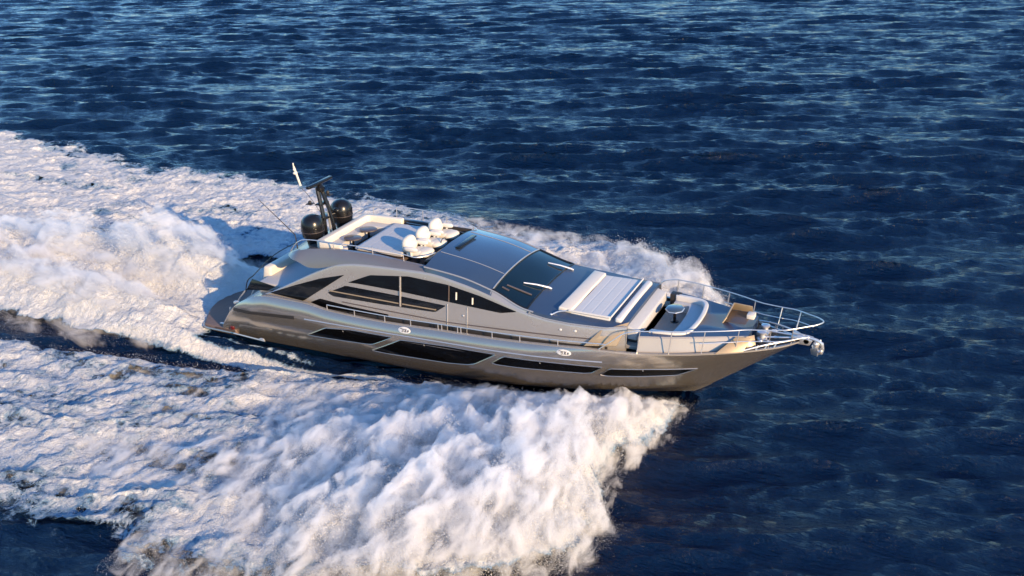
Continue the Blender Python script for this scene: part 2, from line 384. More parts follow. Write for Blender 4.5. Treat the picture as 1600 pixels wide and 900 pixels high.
b = MB(); b.grid([[(x, -cabin_y(x, zS(x))+.03, zS(x)-.01), (x, roof_row(x, 1, 2)[0][1], roof_row(x, 1, 2)[0][2])] for x in np.linspace(15.6, 17.4, 16)]); b.mirror(); b.build("windshield_pillar", 'cabin', Y, pieces=True)
b = MB(); b.grid([roof_row(x, .985) for x in np.linspace(15.66, 17.2, 16)]); ws = b.build("windshield", 'wglass', Y)
b = MB()
b.tube([(x, p[1], p[2]) for x in (17.2,) for p in roof_row(17.2, .985)], .045, 8)
for s in (0, -1): b.tube([(roof_row(x, .985)[s][0], roof_row(x, .985)[s][1], roof_row(x, .985)[s][2]+.01) for x in np.linspace(15.66, 17.2, 12)], .045, 8)
b.tube([(15.69, p[1], p[2]+.0) for p in roof_row(15.69, .97)], .04, 8)
b.build("windshield_frame", 'black', ws)
def on_roof(x, y, lift=.0):
    r = roof_row(x, 1, 40); return (x, y, float(np.interp(y, [q[1] for q in r], [q[2] for q in r]))+lift)
for (xa, ya, xb, yb) in ((17.42, -.62, 16.45, -1.12), (17.45, 1.75, 16.5, 1.35)):
    b = MB(); b.tube([on_roof(xa, ya, .05), on_roof((xa+xb)/2, (ya+yb)/2, .11), on_roof(xb, yb, .05)], [.05,.04,.03], 8)
    b.ball(on_roof(xa, ya, .03), .08, .06, .05, 8); b.build("wiper", 'chrome', ws)
b = MB()
for k in range(2):
    yc = -1.75+.75*k
    b.tube([on_roof(16.0+.22*k, yc, .012), on_roof(17.0, yc+.18, .012)] if k == 0 else [on_roof(15.9, -2.0, .012), on_roof(16.2, -2.0, .012)], .04, 6)
b.build("demister_duct", 'brown', ws, pieces=True)
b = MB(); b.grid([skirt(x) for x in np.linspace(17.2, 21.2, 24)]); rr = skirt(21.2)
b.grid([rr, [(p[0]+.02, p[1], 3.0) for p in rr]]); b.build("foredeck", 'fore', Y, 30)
b = MB()
for s in (-1, 1):
    b.tube([(x, s*(cabin_y(x, zS(x))-.02), zS(x)+.005) for x in np.linspace(17.3, 21.2, 24)], .028, 8)
b.build("foredeck_edge_trim", 'cabin', Y, pieces=True)

# ---- windows of the deckhouse
side_strip([(4.84,2.85),(6.13,3.36),(7.49,3.86),(8.71,4.19)], [(4.84,2.83),(6.57,2.71),(8.71,4.17)], cabin_y, .01).build("quarter_window", 'sglass', Y)
UT = [(8.96,3.91),(10.02,4.37),(11.88,4.58),(13.73,4.49),(15.19,4.24),(16.78,3.85)]
UB = [(8.96,3.89),(9.44,3.91),(11.48,3.88),(13.74,3.78),(16.11,3.68),(16.78,3.83)]
def cut(line, a, c):
    xs_, z_ = zip(*line); return [(a, float(np.interp(a, xs_, z_)))] + [p for p in line if a < p[0] < c] + [(c, float(np.interp(c, xs_, z_)))]
for a, c in ((8.96, 11.46), (11.54, 13.76), (13.80, 16.78)):
    side_strip(cut(UT, a, c), cut(UB, a, c), cabin_y, .01, 24).build("side_window", 'sglass', Y)
LT = [(7.89,3.30),(8.79,3.73),(11.48,3.68),(13.63,3.60)]; LB = [(7.89,3.28),(8.12,3.16),(10.69,3.18),(13.15,3.24),(13.63,3.58)]
w = side_strip(LT, LB, cabin_y, .01, 40).build("saloon_window", 'sglass', Y)
b = MB(); b.tube([(x, -(cabin_y(x, 3.36)+.03), z) for x in np.linspace(7.98, 11.42, 14) for z in [3.40-.012*(x-8)]], .028, 6)
b.tube([(x, -(cabin_y(x, 3.36)+.03), z) for x in np.linspace(11.6, 13.2, 8) for z in [3.36]], .028, 6); b.build("rail_reflection", 'sand', w, pieces=True)  # thin tubes on the glass stand in for a reflected handrail
b = MB(); b.tube([(11.5, -(cabin_y(11.5, z)+.022), z) for z in np.linspace(3.24, 4.52, 8)], .045, 6); b.build("window_mullion", 'cabin', Y)
b = MB(); b.tube([(13.78, -(cabin_y(13.78, z)+.015), z) for z in np.linspace(3.8, 4.46, 6)], .03, 6); b.build("window_mullion", 'brown', Y)
b = MB()
for x, a, c in ((14.12, 3.93, 4.24), (14.86, 3.85, 4.12)): b.tube([(x, -(cabin_y(x, z)+.012), z) for z in np.linspace(a, c, 4)], .035, 6)
b.build("interior_post", 'cream', Y, pieces=True)  # pale strips on the glass stand in for the interior behind it
side_strip([(6.97,2.72),(7.45,2.95),(8.9,2.84),(10.9,2.78)], [(6.97,2.70),(8.9,2.30),(10.9,2.35)], cabin_y, .008).build("lower_black_panel", 'glass', Y)  # black panel where the dark side deck band begins
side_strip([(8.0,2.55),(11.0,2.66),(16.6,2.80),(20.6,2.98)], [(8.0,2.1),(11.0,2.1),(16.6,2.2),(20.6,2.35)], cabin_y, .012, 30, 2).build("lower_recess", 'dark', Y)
b = MB()
b.tube([(x, -(cabin_y(x, z)+.01), z) for x in np.linspace(8.6, 20.3, 40) for z in [np.interp(x, [8.6,11.3,13.75,16.6,19.85],[2.98,2.93,2.90,3.03,3.22])]], .022, 6)
b.build("coaming_groove", 'brown', Y)
b = MB()
dr = side_strip([(13.74,3.66),(14.6,3.62)], [(13.74,2.5),(14.6,2.5)], cabin_y, .006, 8).build("side_door", 'cabin', Y)
for x in (13.72, 14.62):
    b = MB(); b.tube([(x, -(cabin_y(x, z)+.008), z) for z in np.linspace(2.5, 3.68, 6)], .022, 6); b.build("door_post", 'chrome', dr)
b = MB(); b.ball((14.45, -(cabin_y(14.45, 3.3)+.02), 3.3), .05, .02, .05, 8); b.build("handle", 'chrome', dr)
b = MB()
for x, z in ((18.7, 3.42), (19.3, 3.45)): b.ball((x, -(cabin_y(x, z)+.005), z), .06, .02, .05, 8)
b.build("courtesy_light", 'plate', Y, pieces=True)
b = MB(); b.solid([(19.72,-2.86,2.98),(20.98,-2.72,3.14),(21.28,-2.12,3.93),(20.30,-2.60,3.62)], .08); b.build("coaming_wing", 'sand', Y, label="wing panel tinted with golden sunlight at the front end of the deckhouse")  # its colour includes the gold of the low sun

# ---- aft cockpit under the overhang
b = MB(); b.box(3.75, 6.9, -2.3, 2.3, 2.3, 3.0, .08, 3); b.build("aft_sunpad", 'grey', Y)
b = MB(); b.box(3.35, 3.85, -1.5, 2.2, 2.7, 3.42, .1, 3, (.15, .1, 0, 0)); b.build("aft_backrest", 'cream', Y)
b = MB(); b.solid([(3.25,-2.55,2.62),(4.5,-2.62,2.80),(5.0,-2.62,3.06),(3.62,-2.5,3.2)], .04); b.build("quarter_glass", 'sglass', Y)
b = MB(); b.tube(spline([(3.2,-2.55,2.5),(3.35,-2.5,3.05),(3.62,-2.42,3.3)]), .025); b.tube(spline([(3.62,-2.42,3.3),(3.5,-.6,3.65),(3.5,1.2,3.65)]), .022); b.build("cockpit_handrail", 'black', Y)

# ---- flybridge: settee, tables, sun pad, helm seats, console
b = MB(); b.prism([(7.0,-1.75),(7.3,-1.95),(8.2,-1.95),(8.2,-1.35),(7.75,-1.3),(7.75,1.1),(8.0,1.3),(9.0,1.3),(9.0,2.0),(7.3,2.0),(7.0,1.8)], 4.52, 4.98, .05, 3); st = b.build("flybridge_settee", 'grey', Y)
b = MB(); b.prism([(6.92,-1.85),(7.2,-2.05),(8.3,-2.05),(8.3,-1.85),(7.38,-1.8),(7.24,-1.68),(7.24,1.72),(7.38,1.82),(9.05,1.82),(9.05,2.07),(7.2,2.07),(6.92,1.9)], 4.9, 5.28, .05, 3); b.build("backrest", 'cream', st)
for tx, ty in ((8.05, .55), (8.0, -.65)):
    b = MB(); b.prism([(tx+.42*math.cos(a), ty+.36*math.sin(a)) for a in np.linspace(0, 2*math.pi, 20, False)], 5.08, 5.13, .015); tb = b.build("flybridge_table", 'brown', Y)
    b = MB(); b.lathe([(.16,0),(.06,.04),(.05,.5),(.09,.56)], (tx, ty, 4.52), 14); b.build("pedestal", 'black', tb)
def quilt(x0, x1, y0, y1, z0, h, nx, ny, g=.035, res=.024, tilt=0.):
    """cushion with sewn grooves"""
    b = MB(); X = np.linspace(x0, x1, int((x1-x0)/res)+2); Yv = np.linspace(y0, y1, int((y1-y0)/res)+2); rows = []
    for x in X:
        r = []
        for y in Yv:
            u, v = (x-x0)/(x1-x0)*nx, (y-y0)/(y1-y0)*ny
            du, dv = abs(u-round(u))*(x1-x0)/nx, abs(v-round(v))*(y1-y0)/ny
            e = min(x-x0, x1-x, y-y0, y1-y)
            r.append((x, y, z0 + h - g*math.exp(-(du/.022)**2) - g*math.exp(-(dv/.022)**2) - .06*math.exp(-e/.035) + tilt*(x-x0)))
        rows.append(r)
    b.grid(rows)
    rim = [rows[0][j] for j in range(len(Yv))] + [rows[i][-1] for i in range(1, len(X))] + [rows[-1][j] for j in range(len(Yv)-2, -1, -1)] + [rows[i][0] for i in range(len(X)-2, 0, -1)]
    b.grid([rim, [(p[0], p[1], z0-.02) for p in rim]], True)
    return b
sp = quilt(8.75, 11.0, -1.55, 1.75, 4.98, .15, 4, 5, .008).build("flybridge_sunpad", 'grey', Y, 50)
b = MB(); b.box(8.8, 10.95, -1.5, 1.7, 4.52, 4.97, .03); b.build("sunpad_base", 'brown', sp)
b = MB(); b.tube([(8.75,-1.57,5.06),(11.0,-1.57,5.06)], .035); b.tube([(8.73,-1.57,5.06),(8.73,1.77,5.06)], .03); b.build("piping", 'white', sp, pieces=True)
for cy in (-1.15, 0, 1.15):
    b = MB(); b.box(11.2, 11.95, cy-.40, cy+.40, 5.0, 5.26, .12, 4, (0, 0, -.02, .04)); b.ball((11.95, cy, 5.15), .34, .41, .16, 12, 2.5)
    ch = b.build("helm_seat", 'cream', Y, 60)
    b = MB(); b.ball((11.17, cy, 5.44), .24, .42, .36, 16, 2.4); b.ball((11.2, cy, 5.62), .2, .32, .2, 12, 2.2); b.ball((11.28, cy, 5.38), .18, .40, .2, 12, 2.4); b.build("backrest", 'cream', ch)
    for s in (-1, 1):
        b = MB(); b.ball((11.5, cy+s*.46, 5.38), .33, .1, .11, 10, 2.5); b.tube([(11.5, cy+s*.46, 5.3), (11.5, cy+s*.42, 5.05)], .05); b.build("armrest", 'white', ch)
    b = MB(); b.lathe([(.24,0),(.2,.05),(.09,.1),(.09,.44),(.2,.5)], (11.55, cy, 4.52), 14); b.build("pedestal", 'brown', ch)
    b = MB(); b.box(11.3, 11.42, cy-.3, cy+.3, 5.1, 5.4, .03); b.build("seat_frame", 'brown', ch)
b = MB(); b.box(12.15, 12.6, -1.9, 1.9, 4.52, 5.12, .06, 3, (.15, .05, 0, .06)); co = b.build("helm_console", 'black', Y)
b = MB(); b.tube([(12.2+.02*math.cos(a), .0+.2*math.cos(a), 5.22+.2*math.sin(a)) for a in np.linspace(0, 2*math.pi, 20)], .02, 6, False); b.build("steering_wheel", 'black', co)
b = MB(); b.box(7.3, 12.5, 2.02, 2.12, 4.55, 5.17, .01); b.build("coaming_lining", 'dark', Y)
b = MB(); b.tube([(9.2,2.0,5.08),(12.4,2.0,4.97)], .025); b.build("grab_rail", 'cabin', Y)
def fly_rail(s, pts, posts, nm):
    b = MB(); P = spline([(x, s*y, z) for x, y, z in pts], 8); b.tube(P, .022, 8)
    for px in posts:
        q = min(P, key=lambda p: abs(p[0]-px)); b.tube([q, (q[0], s*2.2, float(curve(RZ, q[0])))], .02, 6)
    return b.build(nm, 'chrome', Y)
fly_rail(-1, [(5.7,2.15,4.7),(6.2,2.25,5.22),(6.9,2.25,5.42),(9.2,2.22,5.44),(10.0,2.22,5.5),(11.5,2.22,5.38),(12.1,2.15,5.3),(12.45,1.7,5.3),(12.5,1.3,5.26)], (8.2,10.0,11.55), "flybridge_rail")
fly_rail(1, [(5.9,2.15,4.8),(6.4,2.25,5.2),(7.3,2.25,5.55),(9.0,2.22,5.72),(10.5,2.22,5.66),(11.8,2.22,5.45),(12.6,2.2,5.22),(12.75,2.2,5.0)], (7.3,8.6,9.9,11.2,12.5), "flybridge_rail")

# ---- mast, radar, domes, antennas
b = MB()
for s in (-1, 1): b.tube(spline([(6.35, s*.34, 4.8), (6.3, s*.3, 5.6), (6.12, s*.2, 6.4), (6.0, s*.14, 6.9)]), [.1]*19, 8)
b.tube(spline([(6.7, 0, 4.85), (6.5, 0, 5.7), (6.15, 0, 6.75)]), .06, 8)
b.box(5.85, 6.4, -.42, .42, 5.62, 5.72, .03); b.box(5.9, 6.25, -.3, .3, 6.25, 6.33, .03)
mast = b.build("radar_mast", 'black', Y)
b = MB(); b.lathe([(.16,0),(.21,.06),(.21,.2),(.12,.3),(.05,.36)], (6.03, 0, 6.85), 18); b.build("radar_pedestal", 'black', mast)
b = MB(); b.box(5.93, 6.13, -.92, .92, 7.18, 7.32, .05, 3); rs = b.build("radar_scanner", 'black', mast); 
b = MB(); b.tube([(6.38,0,4.95),(6.33,.02,6.1)], .05, 8); b.build("cable_conduit", 'chrome', mast)
b = MB(); b.box(5.7, 6.0, -.75, -.45, 6.4, 6.44, .015); b.box(5.9, 6.2, .42, .72, 6.5, 6.54, .015); b.ball((5.85,-.6,6.5), .08, .08, .07, 8); b.ball((6.02,.57,6.62), .08, .08, .1, 8); b.build("light_bracket", 'dark', mast, pieces=True)
b = MB(); b.ball((6.5,.42,5.85), .16, .12, .14, 10); b.tube([(6.3,.2,5.7),(6.5,.42,5.75)], .04); b.build("searchlight", 'black', mast)
for s in (-1, 1):
    b = MB(); b.lathe([(.28,0),(.30,.12),(.33,.3)], (6.26, s*1.15, 4.78), 24); b.lathe([(.34,.28),(.47,.36),(.51,.62),(.51,.88),(.47,1.09),(.36,1.25),(.19,1.34),(.02,1.37)], (6.26, s*1.15, 4.78), 32)
    dm = b.build("satellite_dome", 'black', Y, 50)
    b = MB(); b.tube([(6.26+.515*math.cos(a), s*1.15+.515*math.sin(a), 5.42) for a in np.linspace(0, 2*math.pi, 40)], .012, 6, False); b.build("seam", 'brown', dm)
b = MB(); b.tube(spline([(5.95,.35,5.3),(5.3,.15,6.45),(4.98,.05,6.85)]), .012, 6); an = b.build("whip_antenna", 'dark', Y)
b = MB(); b.tube([(4.98,.05,6.85),(4.72,0,7.85)], .05, 8); b.ball((4.75,0.02,7.55), .11, .11, .07, 8); b.ball((4.74,.0,7.72), .07, .07, .07, 8); b.tube([(4.72,0,7.8),(4.7,0,8.02)], .03, 6); b.ball((4.95,.05,6.92), .09, .09, .1, 8); b.build("antenna_head", 'cream', an)
b = MB(); b.tube([(5.9,-1.9,4.75),(5.85,-1.9,5.4),(4.08,-1.9,6.82)], [.03,.022,.014], 6); b.build("whip_antenna", 'dark', Y)

# ---- foredeck sun pad, sofa and bow lounge
fp = quilt(18.85, 20.48, -2.05, 2.05, 3.82, .12, 4, 3, .007).build("foredeck_sunpad", 'white', Y, 50)
b = MB(); b.box(18.3, 18.9, -2.05, 2.05, 3.86, 4.05, .06, 3, (.05, 0, .03, -.03)); b.build("headrest", 'cream', fp)
b = MB(); b.tube([(18.8,-2.07,3.99),(20.5,-2.07,3.97)], .045); b.tube([(20.52,-2.07,3.97),(20.52,2.07,3.97)], .035); b.build("piping", 'white', fp, pieces=True)
b = MB(); b.tube(spline([(18.75,-2.2,4.02),(18.45,-2.3,3.98),(18.2,-2.45,3.86)]), .03); b.ball((18.2,-2.45,3.88), .06, .05, .05, 8); b.build("pad_hinge", 'chrome', fp)
b = MB(); b.box(20.68, 21.0, -2.05, 2.05, 3.4, 3.98, .08, 4, (0, -.06, 0, -.03)); so = b.build("bow_sofa", 'white', Y)
b = MB(); b.box(20.92, 21.6, -2.02, 2.02, 3.14, 3.72, .07, 4, (0, 0, .06, -.14)); b.build("seat", 'grey', so)
b = MB(); b.box(21.0, 21.54, -1.95, 1.95, 2.95, 3.15, .02); b.build("sofa_base", 'dark', so)
b = MB(); b.box(21.15, 24.3, -1.75, 1.75, 2.9, 3.03, .01); b.box(21.15, 21.8, -2.3, 2.3, 2.9, 3.03, .01); b.build("bow_lounge_floor", 'floor', Y)
# forward trunk around the lounge
def trunk_w(x): return float(curve([(21.75,2.36),(23,2.0),(24,1.62),(25,1.22),(25.6,.98)], x))
b = MB(); rows = []
for x in np.linspace(21.75, 25.6, 40):
    w = trunk_w(x); zt = 3.52+.02*(x-21.75); lo = zs(x)-.1
    yo = w + .22; r = [(x, -yo, lo), (x, -(w+.13), lo+.25), (x, -(w+.03), zt-.05), (x, -(w-.03), zt)]
    rows.append(r)
b.grid(rows); b.mirror(); b.build("bow_coaming", 'silver', Y, 30, pieces=True)
b = MB()
outer = [(x, -(trunk_w(x)-.03)) for x in np.linspace(21.75, 25.6, 16)]
inn = [(23.64, 0), (23.61, -.75), (23.47, -1.48), (23.03, -1.82), (22.0, -1.92), (21.75, -1.92)]
half = outer[:]
for s in (1,):
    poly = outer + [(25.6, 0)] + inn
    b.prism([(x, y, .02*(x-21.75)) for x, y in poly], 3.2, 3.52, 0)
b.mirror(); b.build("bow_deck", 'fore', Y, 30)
b = MB(); rows = []
U = [(22.05,-1.70),(22.95,-1.62),(23.3,-1.35),(23.42,-.7),(23.45,0),(23.42,.7),(23.3,1.35),(22.95,1.62),(22.05,1.70)]
Uo = [(22.0,-1.90),(23.02,-1.80),(23.46,-1.47),(23.6,-.74),(23.63,0),(23.6,.74),(23.46,1.47),(23.02,1.80),(22.0,1.90)]
Ui = [(22.05,-1.42),(22.6,-1.36),(22.75,-1.2),(22.82,-.6),(22.84,0),(22.82,.6),(22.75,1.2),(22.6,1.36),(22.05,1.42)]
def sp2(P): return [(p[0], p[1]) for p in spline([(x, y, 0) for x, y in P], 5)]
b.prism(sp2(U) + sp2(Ui)[::-1], 3.02, 3.40, .05, 3); us = b.build("bow_settee", 'grey', Y)
b = MB(); b.prism(sp2(Uo) + sp2(U)[::-1], 3.3, 3.62, .05, 3); b.build("backrest", 'white', us)
b = MB(); b.prism([(22.38+.36*math.cos(a)*(1 if abs(math.cos(a)) < .9 else .95), .42+.44*math.sin(a)) for a in np.linspace(math.pi/8, 2*math.pi+math.pi/8, 8, False)], 3.6, 3.65, .015); tb = b.build("bow_table", 'table', Y)
b = MB(); b.tube([(22.38+.36*math.cos(a), .42+.44*math.sin(a), 3.6) for a in np.linspace(math.pi/8, 2*math.pi+math.pi/8, 9)], .025, 6, False); b.build("table_trim", 'chrome', tb)
b = MB(); b.lathe([(.17,0),(.15,.03),(.06,.06),(.06,.5),(.12,.56)], (22.38, .42, 3.03), 14); b.build("pedestal", 'black', tb)
b = MB(); b.box(21.8, 22.2, 1.75, 2.1, 3.0, 3.62, .03); b.build("side_locker", 'dark', Y)
# open companion hatch on the bow deck, leading to the anchor well
b = MB(); b.box(24.5, 25.3, .0, 1.15, 3.2, 3.60, .02); b.build("hatch_coaming", 'brown', Y)
b = MB(); b.solid([(24.42,1.3,3.56),(25.3,1.3,3.60),(25.3,1.18,3.88),(24.55,1.2,3.92)], -.05)
b.solid([(24.40,-.15,3.58),(24.40,1.3,3.58),(24.55,1.2,3.92),(24.52,.0,3.78)], -.05); b.build("hatch_lid", 'sand', Y, label="open sand coloured hatch lid on the bow deck")
b = MB(); b.box(25.2, 25.5, .55, .95, 3.5, 3.76, .03); b.build("locker_cushion", 'cream', Y)
# anchor well and ground tackle
b = MB(); rows = []
for x in np.linspace(25.5, 27.2, 16): rows.append([(x, -(ys(x)*.82), zs(x)+.012), (x, 0, zs(x)+.05), (x, ys(x)*.82, zs(x)+.012)])
b.grid(rows); b.build("anchor_well", 'dark', Y)
b = MB(); b.solid([(25.55,-1.1,3.62),(25.62,-1.25,3.2),(25.95,-1.05,3.2),(25.8,-.8,3.6)], .05); b.solid([(24.6,-1.95,3.12),(25.55,-1.48,3.16),(25.75,-1.1,3.62),(25.2,-1.25,3.62)], .04); b.build("coaming_end", 'sand', Y, pieces=True)
b = MB(); random.seed(3)
for x, y in ((26.0,.35),(26.0,-.3)):
    b.lathe([(.2,0),(.2,.06),(.12,.1),(.1,.22),(.17,.28),(.17,.33),(.06,.37)], (x, y, 3.22), 16)
b.box(25.75, 26.2, -.12, .12, 3.22, 3.42, .03); b.tube([(26.1,.3,3.35),(27.3,.1,3.42)], .035, 6); b.tube([(26.1,-.3,3.35),(27.3,-.06,3.42)], .035, 6)
for k in range(9): b.ball((25.7+random.random()*.9, -.6+random.random()*1.25, 3.26), .06+.05*random.random(), .05, .06+.06*random.random(), 8)
b.build("windlass", 'chrome', Y)
for s in (-1, 1):
    b = MB()
    P = [(x, s*(ys(x)-.01), zs(x)+.05+.16*math.sin(math.pi*min(1, (x-25.5)/2.3))) for x in np.linspace(25.5, 27.5, 14)]
    b.tube(P, .036, 8)
    for x in (25.95, 26.25, 26.55): b.tube([(x, s*(ys(x)-.02), zs(x)+.03), (x+.08, s*(ys(x+.08)-.02), zs(x)+.2)], .03, 6)
    b.build("bow_fairlead", 'chrome', Y)
b = MB(); b.box(27.05, 27.75, -.2, -.13, 3.22, 3.55, .03, 2, (0, .1, 0, -.1)); b.box(27.05, 27.75, .13, .2, 3.22, 3.55, .03, 2, (0, .1, 0, -.1)); b.tube([(27.62,-.2,3.38),(27.62,.2,3.38)], .1, 12); b.tube([(27.3,-.2,3.36),(27.3,.2,3.36)], .08, 12); b.build("bow_roller", 'chrome', Y)
b = MB(); b.tube(spline([(27.25,0,3.46),(27.8,0,3.45),(28.12,0,3.34),(28.2,0,3.1),(28.08,0,2.88),(27.85,0,2.86)]), [.06]*31, 8)
b.tube(spline([(28.14,-.36,3.16),(28.2,-.2,3.0),(28.2,0,2.95),(28.2,.2,3.0),(28.14,.36,3.16)]), .055, 8)
b.solid([(28.1,-.36,3.3),(28.1,-.3,2.9),(27.85,-.12,2.86),(27.8,-.14,3.1)], .03); b.solid([(28.1,.36,3.3),(28.1,.3,2.9),(27.85,.12,2.86),(27.8,.14,3.1)], -.03)
b.ball((27.95,0,3.25), .1, .1, .1, 8); b.build("anchor", 'chrome', Y)

# ---- rails
def rail_z(x): return float(curve([(8,2.87),(10.9,2.85),(13.5,2.92),(17,3.02),(20.4,3.2)], x))
for s in (-1, 1):
    b = MB(); b.tube([(x, s*(ys(x)-.06), rail_z(x)) for x in np.linspace(8.0, 20.6, 60)], .022, 8)
    for px in (8.0, 9.4, 10.9, 12.15, 13.45, 13.62, 14.35, 14.5, 15.9, 17.1, 18.7): b.tube([(px, s*(ys(px)-.06), rail_z(px)), (px, s*(ys(px)-.06), zs(px))], .022, 6)
    b.build("side_handrail", 'chrome', Y)
    def ry(x): return max(ys(min(x, 27.45))-.08, .0)
    def rz(x): return float(curve([(21.0,3.58),(21.6,3.86),(22.4,3.93),(24,3.98),(26,4.03),(28.15,4.2)], x))
    b = MB()
    yy = lambda x: ry(x) if x < 25.6 else float(np.interp(x, [25.6, 27.0, 28.0, 28.15], [ry(25.6), .98, .3, 0]))
    top = [(20.35, s*(ys(20.35)-.05), 2.97), (20.9, s*(ys(20.9)-.06), 3.42), (21.3, s*ry(21.3), 3.74)] + [(x, s*yy(x), rz(x)) for x in np.linspace(21.8, 27.9, 26)] + [(28.1, s*.14, 4.2), (28.15, 0, 4.2)]
    b.tube(spline(top, 3), .023, 8)
    mid = [(x, s*yy(x), zs(min(x, 27.4))+.46*(rz(x)-zs(min(x, 27.4)))) for x in np.linspace(24.0, 27.75, 14)]
    b.tube(mid, .016, 6)
    for px in (21.9, 23.05, 24.2, 25.35, 26.45, 27.2):
        bx = min(px-.1, 27.3); b.tube([(px, s*yy(px), rz(px)), (bx, s*ry(bx), zs(bx)+.02)], .02, 6)
    b.build("bow_rail", 'chrome', Y)

# ================================================================ the sea, the wake and the spray
def hash2(ix, iy, seed):
    h = (ix.astype(np.int64)*374761393 + iy.astype(np.int64)*668265263 + seed*974634533) & 0xffffffff
    h = ((h ^ (h >> 13))*1274126177) & 0xffffffff; h = (h ^ (h >> 16)) & 0xffffffff
    return h
def noise2(x, y, seed=0):
    """gradient noise, about -0.7..0.7"""
    ix, iy = np.floor(x), np.floor(y); fx, fy = x-ix, y-iy; ix = ix.astype(np.int64); iy = iy.astype(np.int64)
    def g(dx, dy):
        a = hash2(ix+dx, iy+dy, seed)*(2*np.pi/4294967296.0); return np.cos(a)*(fx-dx) + np.sin(a)*(fy-dy)
    u = fx*fx*fx*(fx*(fx*6-15)+10); v = fy*fy*fy*(fy*(fy*6-15)+10)
    return (g(0,0)*(1-u)+g(1,0)*u)*(1-v) + (g(0,1)*(1-u)+g(1,1)*u)*v
def fbm(x, y, seed=0, octv=4, gain=.5):
    s = 0; a = 1.; t = 0
    for k in range(octv): s = s + a*noise2(x*2**k, y*2**k, seed+17*k); t += a; a *= gain
    return s/t*1.6
def billow(x, y, seed=0, octv=4, gain=.5):
    s = 0; a = 1.; t = 0
    for k in range(octv): s = s + a*(1-2.2*np.abs(noise2(x*2**k, y*2**k, seed+29*k))); t += a; a *= gain
    return s/t
def sstep(a, b, x):
    t = np.clip((x-a)/(b-a), 0, 1); return t*t*(3-2*t)

# wind sea: many short-crested wave trains
_wd = math.radians(108)
_WV = []
_rw = np.random.default_rng(5)
for k in range(200):
    L = .40*(8/.40)**(_rw.random()**1.35)
    th = _wd + _rw.normal()*(.19 + .09*(L < 1.3))
    slope = .050 if L < 1.4 else (.044 if L < 3.2 else .028)
    _WV.append((2*math.pi/L*math.cos(th), 2*math.pi/L*math.sin(th), slope*L/(2*math.pi), _rw.random()*6.283, L))
def sea_xyz(x, y, h):
    """displaced water surface for rest points x,y on a grid of spacing h"""
    X = x.copy(); Yv = y.copy(); Z = np.zeros_like(x)
    gx = 1 + .75*fbm(x/19, y/13, 71, 3)
    for kx, ky, a, p, L in _WV:
        w = np.clip((L/np.maximum(h, .01)-2.2)/1.5, 0, 1)*a*gx
        ph = kx*x+ky*y+p; k = math.hypot(kx, ky); c, s = np.cos(ph), np.sin(ph)
        Z += w*c; X -= .9*w*kx/k*s; Yv -= .9*w*ky/k*s
    return X, Yv, Z
YIN = [(-60,15),(-40,11),(-20,8.4),(-12,7.3),(-8,6.9),(-1,6.1),(3.4,5.6),(6,5.0),(10,4.2),(13,3.3),(15,2.7),(24,0)]
YOUT_S = [(-60,22),(-30,19),(-10,17),(0,18.2),(5,18.2),(10,19.0),(16,17.2),(20,15.8),(22.6,12.2),(23.5,10.5),(23.1,8),(23.0,6.3),(23.7,4),(24.1,0)]
YOUT_P = [(-60,25),(-44,24),(-36,23),(-24,19.6),(-15,20.2),(-5,19.2),(0,18.4),(6,17),(10.5,15.8),(15,14.8),(18,13.6),(21,11.0),(22.6,8.4),(23.6,4.5),(24.1,0)]
# leading edge of the thrown sheet, as forward reach over distance from the centre line
LEAD_S = [(0,24.0),(2,23.9),(3.5,23.9),(5,23.5),(6.2,22.9),(7.2,22.7),(8.5,23.3),(10,23.7),(11.5,23.7),(13,22.8),(14.5,20.8),(16,17.5),(17.5,12)]
LEAD_P = [(0,24.0),(3,24.0),(6,24.0),(8.5,23.5),(10.5,21.9),(12,20.1),(13.5,18),(14.8,15),(16,10),(17,6)]
def lin(tab, x): return np.interp(x, [p[0] for p in tab], [p[1] for p in tab])
def wake_mask(x, y):
    """foam cover 0..1 on the water, in the yacht's frame"""
    a = np.abs(y); st = y < 0
    wob = .9*fbm(x/2.6, y/2.6, 3, 4); wobf = .35*fbm(x/.7, y/.7, 4, 3)
    lead = np.where(st, lin(LEAD_S, a), lin(LEAD_P, a)) + .8*wob*.5
    yo = np.where(st, np.interp(x, *zip(*YOUT_S[:9])), np.interp(x, *zip(*YOUT_P[:9]))) + wob*1.9 + wobf*1.5
    yi = np.where(st, np.interp(x, *zip(*YIN)), np.minimum(np.interp(x, *zip(*YIN)), np.interp(x, [-9, -5, 2], [3.0, 6.0, 8]))) + .35*wob + wobf*.6
    m = sstep(-.3, .5, a-yi) * sstep(-1.4, 4.6, yo-a) * sstep(.1, 1.4, lead-x)
    body = .80 + .42*fbm(x/3.2, y/2.2, 9, 3) + .25*fbm(x/.9, y/.6, 10, 3)
    body = body + .5*sstep(9, 15, x) + np.where(st, -.22*sstep(-8, -35, x)-.06, .10) + .34*fbm(x/7, y/1.1, 19, 3)
    # rooster wash behind the transom
    wy = 4.3 + .03*np.clip(-x, 0, 60)
    stern = sstep(1.2, .2, x) * sstep(.5, -.3, a-wy-.6*wob*.5-wobf)
    # thin wash line along the hull
    wl = np.interp(x, [-8, 0, 4, 8, 12], [4.6, 3.95, 3.7, 3.45, 3.0]); ww = np.interp(x, [-8, 0, 4, 10, 13], [.5, .42, .3, .16, .04])
    line = np.exp(-((a-wl)/ww)**2)*sstep(13, 11, x)*sstep(-9, -3, x)*(1.15+.3*fbm(x/.9, y/.3, 15, 2))
    near = np.exp(-((a-3.05)/.18)**2)*sstep(.3, 1.2, x)*sstep(9, 6, x)*.6
    return np.clip(np.maximum(np.maximum(m*np.clip(body, .12, 1), stern), np.maximum(line, near)), 0, 1), m, stern
